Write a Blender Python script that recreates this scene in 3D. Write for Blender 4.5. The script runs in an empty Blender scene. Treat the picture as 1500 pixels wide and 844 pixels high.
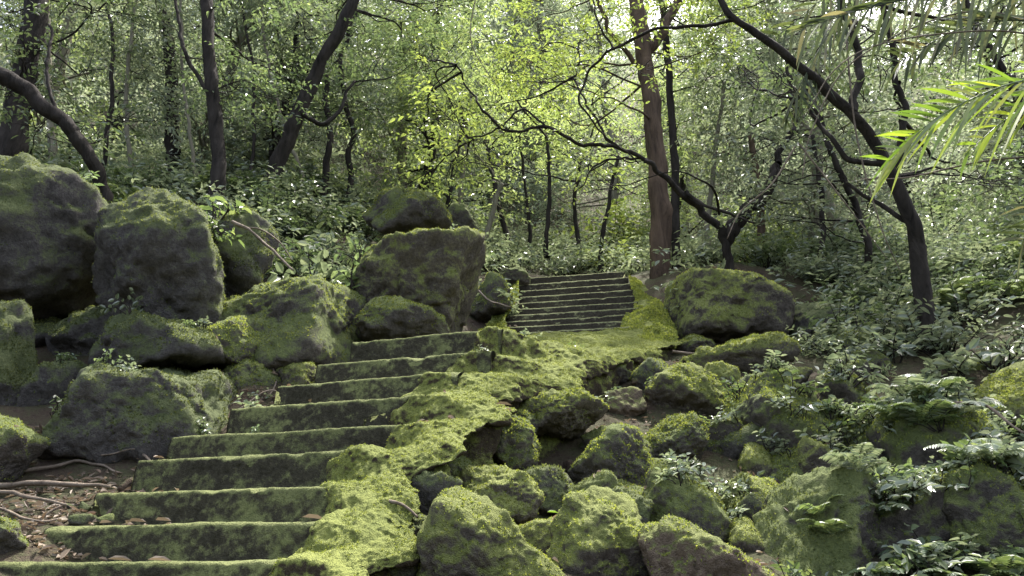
import bpy, bmesh, math
import numpy as np
from mathutils import Vector, Matrix

EYE = 1.5
PITCH = math.radians(21.26)
SP, CP = math.sin(PITCH), math.cos(PITCH)
scene = bpy.context.scene
COL = scene.collection

# ---------------------------------------------------------------- image pixels to world
def from_px(a, b, dist):
    """image pixel coordinates of a point and its distance along Y -> world metres"""
    u = (a - 750.0) / 1100.0; v = (422.0 - b) / 1100.0
    d = np.array([u, CP - v * SP, SP + v * CP])
    d = d * (dist / d[1])
    return np.array([d[0], d[1], d[2] + EYE])
def mpp(p):
    return (p[1] * CP + (p[2] - EYE) * SP) / 1100.0

# ---------------------------------------------------------------- noise
def _h(i, j, k, s):
    n = (i * 374761393 + j * 668265263 + k * 1274126177 + s * 974634777) & 0xFFFFFFFF
    n = ((n ^ (n >> 13)) * 1274126177) & 0xFFFFFFFF
    n = ((n ^ (n >> 16)) * 2246822519) & 0xFFFFFFFF
    return ((n ^ (n >> 15)) & 0xFFFFFF) / float(0xFFFFFF)
def vnoise(p, s=0):
    p = np.asarray(p, float); i = np.floor(p).astype(np.int64); f = p - i
    f = f * f * (3 - 2 * f); r = 0
    for a in (0, 1):
        for b in (0, 1):
            for c in (0, 1):
                w = (f[:, 0] if a else 1 - f[:, 0]) * (f[:, 1] if b else 1 - f[:, 1]) * (f[:, 2] if c else 1 - f[:, 2])
                r = r + w * _h(i[:, 0] + a, i[:, 1] + b, i[:, 2] + c, s)
    return r * 2 - 1
def fbm(p, o=4, s=0):
    a, r, q = 1.0, 0, np.asarray(p, float)
    for k in range(o):
        r = r + a * vnoise(q, s + k); q = q * 2.03 + 11.3; a *= 0.5
    return r
def norm(v):
    return v / np.maximum(np.linalg.norm(v, axis=-1, keepdims=True), 1e-9)

# ---------------------------------------------------------------- mesh helpers
def mesh_np(name, V, groups, mats, smooth=True):
    me = bpy.data.meshes.new(name)
    V = np.asarray(V, np.float32)
    me.vertices.add(len(V)); me.vertices.foreach_set("co", V.ravel())
    loops = []; starts = []; tot = []; mi = []; off = 0
    for F, m in groups:
        F = np.asarray(F, np.int32)
        if len(F) == 0: continue
        k = F.shape[1]
        loops.append(F.ravel()); starts.append(off + np.arange(len(F)) * k); tot.append(np.full(len(F), k)); mi.append(np.full(len(F), m))
        off += F.size
    loops = np.concatenate(loops).astype(np.int32)
    me.loops.add(len(loops)); me.loops.foreach_set("vertex_index", loops)
    starts = np.concatenate(starts).astype(np.int32)
    me.polygons.add(len(starts)); me.polygons.foreach_set("loop_start", starts)
    me.polygons.foreach_set("loop_total", np.concatenate(tot).astype(np.int32))
    me.polygons.foreach_set("material_index", np.concatenate(mi).astype(np.int32))
    me.polygons.foreach_set("use_smooth", np.full(len(starts), smooth, dtype=bool))
    for m in mats: me.materials.append(m)
    me.update(calc_edges=True); me.validate()
    return me
def add(name, me, parent=None, loc=(0, 0, 0), **props):
    ob = bpy.data.objects.new(name, me); COL.objects.link(ob); ob.location = loc
    if parent is not None: ob.parent = parent
    for k, v in props.items(): ob[k] = v
    return ob
def copy_tree(parent, children, loc, rotz, s, **props):
    p = parent.copy(); COL.objects.link(p)
    p.location = loc; p.rotation_euler = (0, 0, rotz); p.scale = (s, s, s)
    for k, v in props.items(): p[k] = v
    for c in children:
        d = c.copy(); COL.objects.link(d); d.parent = p
    return p
def grid_faces(n, m, off=0):
    i = np.arange(n - 1)[:, None] * m + np.arange(m - 1)[None, :]
    i = i.ravel() + off
    return np.stack([i, i + 1, i + m + 1, i + m], 1)
def catmull(P, n):
    P = np.asarray(P, float)
    if len(P) == 2:
        t = np.linspace(0, 1, n)[:, None]; return P[0] * (1 - t) + P[1] * t
    Q = np.vstack([2 * P[0] - P[1], P, 2 * P[-1] - P[-2]])
    t = np.linspace(0, len(P) - 1 - 1e-6, n); i = t.astype(int); f = (t - i)[:, None]
    a, b, c, d = Q[i], Q[i + 1], Q[i + 2], Q[i + 3]
    return .5 * ((2 * b) + (-a + c) * f + (2 * a - 5 * b + 4 * c - d) * f ** 2 + (-a + 3 * b - 3 * c + d) * f ** 3)
def tube(P, r0, r1, seg=10, n=None, wob=.12, seed=0, flare=0.0, crook=0.0):
    n = n or max(6, len(P) * 7)
    C = catmull(P, n)
    if crook:
        q = np.stack([fbm(C * 2.2 + 31 * j + seed, 3, 60 + j) for j in range(3)], 1)
        q2 = np.stack([vnoise(C * 9 + 31 * j + seed, 80 + j) for j in range(3)], 1)
        C = C + (q * crook + q2 * crook * .3) * np.clip(np.arange(n) / 6.0, 0, 1)[:, None]
    T = norm(np.gradient(C, axis=0))
    ref = np.array([0.31, .9, .17]) if abs(T[0][1]) < .8 else np.array([1., 0, .1])
    A = norm(np.cross(T, ref)); B = np.cross(T, A)
    t = np.linspace(0, 1, n)
    R = r0 + (r1 - r0) * t + flare * np.exp(-t * n / 3.0)
    th = np.linspace(0, 2 * math.pi, seg, endpoint=False)
    ring = np.cos(th)[None, :, None] * A[:, None, :] + np.sin(th)[None, :, None] * B[:, None, :]
    pts = C[:, None, :] + ring * R[:, None, None]
    nz = fbm((pts.reshape(-1, 3)) * np.array([7, 7, 2.5]) + ring.reshape(-1, 3) * 1.6 + seed, 4, seed)
    pts = C[:, None, :] + ring * (R[:, None] * (1 + wob * nz.reshape(n, seg)))[:, :, None]
    V = np.vstack([pts.reshape(-1, 3), C[-1:]])
    i = np.arange(n - 1)[:, None] * seg; j = np.arange(seg)[None, :]; j2 = (j + 1) % seg
    F = np.stack([(i + j), (i + j2), (i + seg + j2), (i + seg + j)], -1).reshape(-1, 4)
    cap = np.stack([(n - 1) * seg + np.arange(seg), (n - 1) * seg + (np.arange(seg) + 1) % seg, np.full(seg, n * seg)], 1)
    return V, F, cap
class Bag:
    def __init__(s): s.V = []; s.Q = []; s.T = []; s.n = 0
    def add(s, V, Q=None, T=None):
        if Q is not None and len(Q): s.Q.append(np.asarray(Q) + s.n)
        if T is not None and len(T): s.T.append(np.asarray(T) + s.n)
        s.V.append(V); s.n += len(V)
    def mesh(s, name, mats, smooth=True, mq=0, mt=0):
        g = []
        if s.Q: g.append((np.vstack(s.Q), mq))
        if s.T: g.append((np.vstack(s.T), mt))
        return mesh_np(name, np.vstack(s.V), g, mats, smooth)

# ---------------------------------------------------------------- leaves
def leaf_geo(P, D, N, L, Wd, detail=False, fold=.15):
    K = len(P); D = norm(D); S = norm(np.cross(D, N)); N = np.cross(S, D)
    L = np.broadcast_to(L, (K,))[:, None]; Wd = np.broadcast_to(Wd, (K,))[:, None]
    if not detail:
        V = np.stack([P, P + D * L * .42 + S * Wd * .5 + N * Wd * fold, P + D * L - N * L * .12, P + D * L * .42 - S * Wd * .5 + N * Wd * fold], 1)
        b = np.arange(K)[:, None] * 4
        return V.reshape(-1, 3), None, np.vstack([b + [0, 1, 2], b + [0, 2, 3]])
    V = np.stack([P, P + D * L * .28 + S * Wd * .46 + N * Wd * fold, P + D * L * .68 + S * Wd * .38 + N * (Wd * fold - L * .06), P + D * L - N * L * .17,
                  P + D * L * .68 - S * Wd * .38 + N * (Wd * fold - L * .06), P + D * L * .28 - S * Wd * .46 + N * Wd * fold], 1)
    b = np.arange(K)[:, None] * 6
    return V.reshape(-1, 3), np.vstack([b + [0, 1, 2, 3], b + [0, 3, 4, 5]]), None
def twigs(rng, O, D, L, n, ll, lw, droop=.25, spread=1.0, detail=False, up=.9):
    K = len(O); D = norm(D); L = np.broadcast_to(L, (K,))
    t = (np.arange(n) + .6) / n
    P = O[:, None, :] + D[:, None, :] * (L[:, None] * t)[:, :, None]
    P[:, :, 2] -= droop * L[:, None] * t ** 2
    side = norm(np.cross(D, np.array([0, 0, 1.0]) + rng.normal(0, .2, (K, 3))))
    sg = np.where(np.arange(n) % 2 == 0, 1, -1)
    LD = D[:, None, :] * .55 + side[:, None, :] * sg[None, :, None] * spread + rng.normal(0, .3, (K, n, 3))
    LD[:, :, 2] -= .25
    NN = np.array([0, 0, up]) + rng.normal(0, .42, (K, n, 3))
    sz = rng.uniform(.6, 1.2, K * n)
    return leaf_geo(P.reshape(-1, 3), LD.reshape(-1, 3), NN.reshape(-1, 3), ll * sz, lw * sz, detail)
def clump(rng, c, rad, K, n, ll, lw, detail=False, tl=.35, flat=.7):
    d = norm(rng.normal(0, 1, (K, 3))); r = rng.uniform(.25, 1, K) ** .6
    O = c + d * (r * rad)[:, None] * np.array([1, 1, flat])
    D = d * .8 + rng.normal(0, .5, (K, 3)); D[:, 2] *= .5
    return twigs(rng, O, D, tl * rng.uniform(.6, 1.2, K), n, ll, lw, detail=detail)

# ---------------------------------------------------------------- materials
def newmat(name):
    m = bpy.data.materials.new(name); m.use_nodes = True
    nt = m.node_tree; nt.nodes.clear(); return m, nt
def nd(nt, t, **kw):
    n = nt.nodes.new(t)
    for k, v in kw.items(): setattr(n, k, v)
    return n
def ramp(nt, fac, stops):
    r = nd(nt, "ShaderNodeValToRGB"); e = r.color_ramp.elements
    while len(e) < len(stops): e.new(.5)
    for x, (p, c) in zip(e, stops):
        x.position = p; x.color = (c[0], c[1], c[2], 1)
    nt.links.new(fac, r.inputs[0]); return r.outputs[0]
def noise(nt, scale, det=6, rough=.6, coord=None, dist=0.0):
    n = nd(nt, "ShaderNodeTexNoise"); n.inputs["Scale"].default_value = scale; n.inputs["Detail"].default_value = det
    n.inputs["Roughness"].default_value = rough; n.inputs["Distortion"].default_value = dist
    if coord is not None: nt.links.new(coord, n.inputs["Vector"])
    return n.outputs["Fac"]
def leafmat(name, cols, rough=.42, trans=.45, spec=.5, tcol=(1.7, 1.65, .9, 1)):
    m, nt = newmat(name)
    g = nd(nt, "ShaderNodeNewGeometry")
    k = len(cols)
    c = ramp(nt, g.outputs["Random Per Island"], [(i / (k - 1), cc) for i, cc in enumerate(cols)])
    o = nd(nt, "ShaderNodeObjectInfo")
    hs = nd(nt, "ShaderNodeHueSaturation")
    mr = nd(nt, "ShaderNodeMapRange"); mr.inputs[3].default_value = .75; mr.inputs[4].default_value = 1.25
    nt.links.new(o.outputs["Random"], mr.inputs[0]); nt.links.new(mr.outputs[0], hs.inputs["Value"]); nt.links.new(c, hs.inputs["Color"])
    p = nd(nt, "ShaderNodeBsdfPrincipled"); p.inputs["Roughness"].default_value = rough
    p.inputs["Specular IOR Level"].default_value = spec
    nt.links.new(hs.outputs[0], p.inputs["Base Color"])
    t = nd(nt, "ShaderNodeBsdfTranslucent")
    mx = nd(nt, "ShaderNodeMix", data_type='RGBA', blend_type='MULTIPLY'); mx.inputs[0].default_value = 1
    nt.links.new(hs.outputs[0], mx.inputs[6]); mx.inputs[7].default_value = tcol
    nt.links.new(mx.outputs[2], t.inputs[0])
    ms = nd(nt, "ShaderNodeMixShader"); ms.inputs[0].default_value = trans
    nt.links.new(p.outputs[0], ms.inputs[1]); nt.links.new(t.outputs[0], ms.inputs[2])
    out = nd(nt, "ShaderNodeOutputMaterial"); nt.links.new(ms.outputs[0], out.inputs[0]); return m
def rockmat(name, mossA, mossB, rockA, rockB, bias=0.0, amount=1.0, spec=.15):
    m, nt = newmat(name)
    geo = nd(nt, "ShaderNodeNewGeometry"); pos = geo.outputs["Position"]
    sep = nd(nt, "ShaderNodeSeparateXYZ"); nt.links.new(geo.outputs["Normal"], sep.inputs[0])
    n1 = noise(nt, 3.2, 5, .65, pos, .4); n2 = noise(nt, 38, 4, .75, pos); n3 = noise(nt, 1.1, 2, .5, pos); n4 = noise(nt, 170, 2, .7, pos)
    def math_(op, a, b):
        x = nd(nt, "ShaderNodeMath", operation=op)
        for i, v in enumerate((a, b)):
            if isinstance(v, (int, float)): x.inputs[i].default_value = v
            else: nt.links.new(v, x.inputs[i])
        return x.outputs[0]
    a = math_('MULTIPLY', sep.outputs[2], .55 * amount)
    b = math_('MULTIPLY', n1, 1.5); c = math_('MULTIPLY', n2, .8)
    s = math_('ADD', math_('ADD', a, b), math_('ADD', c, bias - 1.15))
    fac = nd(nt, "ShaderNodeMapRange"); fac.inputs[1].default_value = .0; fac.inputs[2].default_value = .3
    nt.links.new(s, fac.inputs[0])
    mm = math_('ADD', math_('MULTIPLY', n2, .9), math_('MULTIPLY', n3, .6))
    mossc = ramp(nt, mm, [(.42, mossB), (.68, [.5 * (x + y) for x, y in zip(mossA, mossB)]), (.98, mossA)])
    rk = math_('ADD', math_('MULTIPLY', n1, .5), math_('MULTIPLY', n2, .5))
    rockc = ramp(nt, rk, [(.35, rockB), (.68, rockA)])
    mx = nd(nt, "ShaderNodeMix", data_type='RGBA'); nt.links.new(fac.outputs[0], mx.inputs[0]); nt.links.new(rockc, mx.inputs[6]); nt.links.new(mossc, mx.inputs[7])
    p = nd(nt, "ShaderNodeBsdfPrincipled"); p.inputs["Roughness"].default_value = .9; p.inputs["Specular IOR Level"].default_value = spec
    nt.links.new(mx.outputs[2], p.inputs["Base Color"])
    bh = math_('ADD', math_('MULTIPLY', n2, 1.0), math_('MULTIPLY', n4, .5))
    bp = nd(nt, "ShaderNodeBump"); bp.inputs["Strength"].default_value = 1.0; bp.inputs["Distance"].default_value = .035
    nt.links.new(bh, bp.inputs["Height"]); nt.links.new(bp.outputs[0], p.inputs["Normal"])
    out = nd(nt, "ShaderNodeOutputMaterial"); nt.links.new(p.outputs[0], out.inputs[0]); return m
def plainmat(name, cA, cB, scale=8, rough=.85, stretch=(1, 1, 1), bump=.02, spec=.15):
    m, nt = newmat(name)
    tc = nd(nt, "ShaderNodeNewGeometry"); mp = nd(nt, "ShaderNodeMapping"); mp.inputs["Scale"].default_value = stretch
    nt.links.new(tc.outputs["Position"], mp.inputs[0])
    n1 = noise(nt, scale, 6, .72, mp.outputs[0], .6)
    c = ramp(nt, n1, [(.3, cB), (.72, cA)])
    p = nd(nt, "ShaderNodeBsdfPrincipled"); p.inputs["Roughness"].default_value = rough; p.inputs["Specular IOR Level"].default_value = spec
    nt.links.new(c, p.inputs["Base Color"])
    bp = nd(nt, "ShaderNodeBump"); bp.inputs["Strength"].default_value = 1.0; bp.inputs["Distance"].default_value = bump
    nt.links.new(n1, bp.inputs["Height"]); nt.links.new(bp.outputs[0], p.inputs["Normal"])
    out = nd(nt, "ShaderNodeOutputMaterial"); nt.links.new(p.outputs[0], out.inputs[0]); return m

M_moss_bright = rockmat("moss_bright_stone", (.24, .265, .085), (.085, .10, .035), (.21, .18, .15), (.055, .047, .04), bias=.16)
M_moss_mid = rockmat("moss_mid_stone", (.18, .21, .075), (.062, .078, .034), (.19, .165, .145), (.05, .045, .04), bias=.14)
M_moss_dark = rockmat("moss_dark_stone", (.145, .168, .072), (.055, .067, .034), (.175, .16, .15), (.052, .047, .045), bias=.15)
M_gold = rockmat("brown_mossy_stone", (.21, .23, .08), (.07, .085, .03), (.26, .20, .145), (.09, .068, .05), bias=-.05)
M_step = rockmat("step_stone_lit_nosing", (.24, .26, .11), (.055, .066, .028), (.115, .105, .075), (.032, .03, .021), bias=-.04, amount=2.3, spec=.08)  # moss on upward faces, lightened so nosings read as sunlit lines
M_step_up = rockmat("upper_step_stone", (.33, .34, .18), (.12, .13, .06), (.09, .08, .06), (.03, .026, .02), bias=-.34, amount=3.0, spec=.08)  # mossy upward faces paled so step edges look sun-caught, risers kept dark
M_carpet = rockmat("moss_carpet", (.26, .285, .08), (.085, .108, .03), (.11, .085, .06), (.032, .025, .018), bias=.06, amount=1.7)
M_soil = rockmat("forest_soil", (.085, .09, .042), (.04, .04, .023), (.155, .11, .08), (.045, .033, .025), bias=-.25)
M_tuft = leafmat("moss_tufts", [(.09, .118, .03), (.16, .195, .052), (.26, .285, .08), (.14, .165, .045)], .7, .35, .15)
M_tuft_dark = leafmat("moss_tufts_dark", [(.065, .082, .034), (.11, .132, .05), (.165, .185, .078)], .7, .3, .15)
M_bark_dark = plainmat("dark_bark", (.055, .047, .041), (.010, .009, .008), 9, .9, (1, 1, .25), .04, .08)
M_bark_brown = plainmat("brown_bark", (.15, .105, .075), (.036, .026, .02), 9, .9, (1, 1, .2), .05, .08)
M_bark_pale = plainmat("pale_bark", (.24, .22, .16), (.08, .075, .055), 9, .9, (1, 1, .3), .02)
M_twig = plainmat("dry_wood", (.22, .18, .14), (.075, .058, .045), 14, .9)
M_leaf_bright = leafmat("leaf_bright", [(.10, .14, .05), (.15, .20, .07), (.21, .255, .09), (.12, .17, .06)], .36, .46, .8)
M_leaf_mid = leafmat("leaf_mid", [(.06, .09, .045), (.095, .135, .065), (.15, .19, .10), (.08, .115, .065)], .31, .40, 1.0, (1.5, 1.5, 1.0, 1))
M_leaf_pale = leafmat("leaf_pale", [(.12, .155, .105), (.165, .20, .135), (.225, .255, .18), (.10, .135, .085)], .29, .38, 1.0, (1.4, 1.4, 1.0, 1))
M_leaf_haze = leafmat("leaf_haze", [(.16, .20, .145), (.22, .26, .19), (.29, .32, .24), (.18, .22, .15)], .28, .42, 1.0, (1.5, 1.5, 1.2, 1))  # distant leaves, atmospheric haze painted in as a paler green
M_leaf_glow = leafmat("leaf_glow", [(.15, .20, .09), (.21, .265, .125), (.28, .325, .16), (.17, .23, .11)], .32, .45, .9, (1.55, 1.55, 1.0, 1))  # brightened leaf colour stands in for hazy light through the forest
M_leaf_dark = leafmat("leaf_dark", [(.03, .05, .026), (.05, .075, .038), (.08, .105, .06)], .32, .35, .9)
M_fern = leafmat("fern_leaf", [(.065, .10, .05), (.10, .14, .07), (.15, .185, .095)], .38, .4, .6)
M_palm_y = leafmat("palm_yellow", [(.09, .15, .035), (.17, .24, .045), (.28, .33, .055), (.12, .19, .04), (.22, .28, .045), (.36, .35, .06)], .38, .45, .5, (1.5, 1.6, .8, 1))
M_palm_g = leafmat("palm_green", [(.035, .048, .026), (.055, .075, .036), (.09, .11, .055), (.15, .14, .10)], .5, .4, .3)
M_litter = leafmat("dead_leaves", [(.15, .11, .08), (.23, .18, .13), (.09, .068, .052), (.31, .26, .20), (.18, .12, .085)], .6, .2, .3, (1.2, 1.1, .9, 1))

# ---------------------------------------------------------------- ground
ctrl = []
def cw(x, y, z): ctrl.append((x, y, z + EYE))
def cs(a, b, d, dz=0): p = from_px(a, b, d); ctrl.append((p[0], p[1], p[2] + dz))
for q in [(0, 0, -1.5), (-2, 0, -1.4), (2, 0, -1.6), (0, 1.5, -1.1), (-1.5, 1.8, -.9), (2, 2, -.8), (-4, 2, -.4), (4, 2, -.5),
          (-1.5, 3.4, -.3), (-1.2, 4.4, .4), (-.55, 5.35, 1.2), (-.6, 3.6, -.1), (-.3, 4.3, .45), (.3, 5.3, 1.05),
          (.3, 6.3, 1.5), (-.2, 6.6, 1.65), (.7, 7.4, 2.05), (.75, 8.3, 2.7), (.85, 9.2, 3.45), (.9, 9.9, 3.8), (-.1, 7.5, 2.1), (0.1, 8.3, 2.6), (.1, 9.1, 3.25),
          (-4, 6.9, 3.0), (-2.5, 7, 2.9), (-6, 7, 3.3), (-1.2, 7.4, 2.4), (-3.5, 8, 3.9), (-6, 8, 4.1), (-3.3, 9, 4.7), (-.8, 9, 3.6), (-6, 9.5, 5.2),
          (.5, 12, 4.9), (-1, 14, 6.4), (1, 16, 7.2), (5, 12, 5.2), (-5, 13, 7.4),
          (3.4, 6.2, 1.75), (5, 6, 2.0), (4.5, 8.5, 3.2), (8, 8, 3.6), (-15, 10, 7), (15, 10, 5), (-12, 4, 3), (12, 4, 1.6), (-8, 3, 1), (7, 3, .4),
          (0, 25, 14), (-15, 25, 16), (15, 25, 13), (0, 40, 30), (-30, 40, 32), (30, 40, 29), (0, 65, 52), (-60, 65, 54), (60, 65, 50),
          (0, -20, -8), (-40, -20, -7), (40, -20, -8), (-60, 10, 12), (60, 10, 8)]: cw(*q)
for q in [(50, 800, 3.7), (90, 730, 4.15), (150, 680, 4.6), (330, 625, 4.9), (400, 545, 5.5), (300, 500, 5.7), (-60, 720, 4.4), (-100, 600, 5.0), (0, 500, 5.9),
          (700, 780, 4.0), (620, 850, 3.4), (900, 800, 4.1), (810, 700, 4.8), (900, 620, 5.5), (930, 565, 6.2), (1010, 535, 6.7), (1100, 740, 4.5), (1250, 680, 5),
          (1000, 900, 3.1), (1300, 880, 3.5), (970, 408, 9.5), (1060, 500, 7.6), (1150, 485, 8.2), (1075, 390, 8.9), (1450, 575, 5.6)]: cs(*q)
ctrl = np.array(ctrl)
def _k(A, B): return np.sqrt(((A[:, None, :] - B[None, :, :]) ** 2).sum(-1) + .02)
nC = len(ctrl)
Mx = np.zeros((nC + 3, nC + 3)); Mx[:nC, :nC] = _k(ctrl[:, :2], ctrl[:, :2]) - np.eye(nC) * .03
Mx[:nC, nC:] = np.c_[np.ones(nC), ctrl[:, :2]]; Mx[nC:, :nC] = Mx[:nC, nC:].T
wts = np.linalg.solve(Mx, np.r_[ctrl[:, 2], 0, 0, 0])
def gz(xy):
    xy = np.atleast_2d(np.asarray(xy, float))
    z = _k(xy, ctrl[:, :2]) @ wts[:nC] + wts[nC] + xy @ wts[nC + 1:]
    p = np.c_[xy, np.zeros(len(xy))]
    amp = np.clip((np.abs(xy[:, 0]) + xy[:, 1]) / 20, .35, 2)
    return z + .10 * amp * fbm(p * .9, 3, 5) + .03 * fbm(p * 5, 4, 9)
u = np.linspace(-1, 1, 300); gx = np.sinh(u * 3.3) / np.sinh(3.3) * 70
t = np.linspace(-1.05, 2.25, 330); gy = 4.5 + np.sinh(t * 1.75) * 2.6
GX, GY = np.meshgrid(gx, gy, indexing='ij')
xy = np.c_[GX.ravel(), GY.ravel()]
gV = np.c_[xy, gz(xy)]
add("ground", mesh_np("ground", gV, [(grid_faces(300, 330)[:, ::-1], 0)], [M_soil]), kind="structure")

# ---------------------------------------------------------------- moss tufts
def tufts(V, F, dens, rng, size=.012, minz=.1, patch=0.0, cap=60000):
    T = V[F]; cr = np.cross(T[:, 1] - T[:, 0], T[:, 2] - T[:, 0]); ar = np.linalg.norm(cr, axis=1)
    n = int(min(ar.sum() / 2 * dens, cap))
    idx = rng.choice(len(F), n, p=ar / ar.sum())
    a, b = rng.random(n), rng.random(n); fl = a + b > 1; a[fl] = 1 - a[fl]; b[fl] = 1 - b[fl]
    P = T[idx, 0] + a[:, None] * (T[idx, 1] - T[idx, 0]) + b[:, None] * (T[idx, 2] - T[idx, 0]); N = norm(cr[idx])
    keep = (N[:, 2] + .5 * fbm(P * 4, 3, 3) > minz) & (fbm(P * 7, 3, 8) > patch - .35)
    P, N = P[keep], N[keep]; K = len(P)
    if K < 5: return None
    D = N + rng.normal(0, .65, (K, 3)); D[:, 2] += .15
    S = rng.normal(0, 1, (K, 3))
    sz = size * rng.uniform(.5, 1.5, K)
    return leaf_geo(P - N * size * .2, D, S, sz, sz * .6, False, .1)

# ---------------------------------------------------------------- boulders
def ico(n):
    bm = bmesh.new(); bmesh.ops.create_icosphere(bm, subdivisions=n, radius=1)
    V = np.array([v.co[:] for v in bm.verts]); F = np.array([[v.index for v in f.verts] for f in bm.faces]); bm.free(); return V, F
ICO = {4: ico(5), 5: ico(6)}
def rock_shape(V0, w, dpt, h, seed, sharp=16, sink=.12, planes=None):
    rng = np.random.default_rng(seed)
    n = norm(rng.normal(0, 1, (12, 3))); d = rng.uniform(.6, .95, 12)
    if planes is not None:
        n = norm(np.array([p[:3] for p in planes], float)); d = np.array([p[3] for p in planes], float)
    r = (np.maximum(V0 @ n.T, 0.0) / d) ** sharp
    R = (r.sum(1) + .75 ** sharp) ** (-1.0 / sharp)
    V = V0 * R[:, None]
    lo, hi_ = V.min(0), V.max(0); V = (V - (lo + hi_) / 2) / ((hi_ - lo) / 2)
    V = V * np.array([w, dpt, h])
    V[:, 2] = np.where(V[:, 2] < 0, V[:, 2] * (1 + sink), V[:, 2])
    sc = 1.0 / max(w, h)
    N = norm(V / np.array([w, dpt, h]) ** 2)
    q = V + rng.uniform(0, 50, 3); m = max(w, h)
    rid = np.abs(fbm(q * sc * 2.2 + 7, 3, seed + 15)); cr = -np.exp(-(rid / .05) ** 2)
    V = V + N * (m * (.08 * fbm(q * sc * 1.5, 3, seed) + .055 * fbm(q * sc * 5, 4, seed + 5) + .03 * cr))[:, None]
    return V + N * (.014 * fbm(q * 14, 3, seed + 9) + .004 * fbm(q * 60, 2, seed + 2))[:, None], rng
GRP = "mossy boulders along the stairs"
PL = {65: [(-.12, -.22, 1, .58), (.1, -1, -.6, .70), (1, -.1, -.4, .8), (-.75, -.35, .45, .78), (-1, 0, -.2, .95), (0, 1, .1, .9), (0, 0, -1, .9), (-.6, -.9, -.2, .85)],
      64: [(-.35, -.45, .85, .55), (1, -.25, .15, .8), (-.3, -1, .25, .75), (-1, 0, .2, .95), (0, 1, 0, .9), (0, 0, -1, .9), (.3, -.2, 1, .75)],
      76: [(.22, -.25, 1, .68), (-1, -.2, .1, .8), (-.1, -1, .1, .8), (.8, -.2, .55, .72), (1, 0, -.2, .9), (0, 1, 0, .9), (0, 0, -1, .9)],
      68: [(.1, -.35, 1, .6), (.1, -1, -.1, .75), (-.9, -.3, .4, .8), (1, -.2, .3, .85), (0, 1, 0, .9), (0, 0, -1, .9), (.6, -.8, .3, .85)]}
def boulder(a0, b0, a1, b1, dist, seed, mat, label, thick=.85, hi=False, tuft=None, sharp=16):
    V0, F = ICO[5 if hi else 4]
    c = from_px((a0 + a1) / 2, (b0 + b1) / 2, dist); s = mpp(c)
    w = (a1 - a0) * s / 2; h = (b1 - b0) * s / 2
    V, rng = rock_shape(V0, w, w * thick, h, seed, sharp=sharp, planes=PL.get(seed))
    ob = add("boulder", mesh_np("boulder", V, [(F, 0)], [mat]), None, tuple(c), label=label, category="boulder", group=GRP)
    if tuft is not None:
        g = tufts(V, F, 9000, rng, .010 if dist < 4.5 else .014, .15, cap=22000)
        if g: add("moss", mesh_np("moss", g[0], [(g[2], 0)], [tuft], False), ob)
    return ob
B, Md, Dk = M_moss_bright, M_moss_mid, M_moss_dark
T1, T2 = M_tuft, M_tuft_dark
R9 = 8
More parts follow.
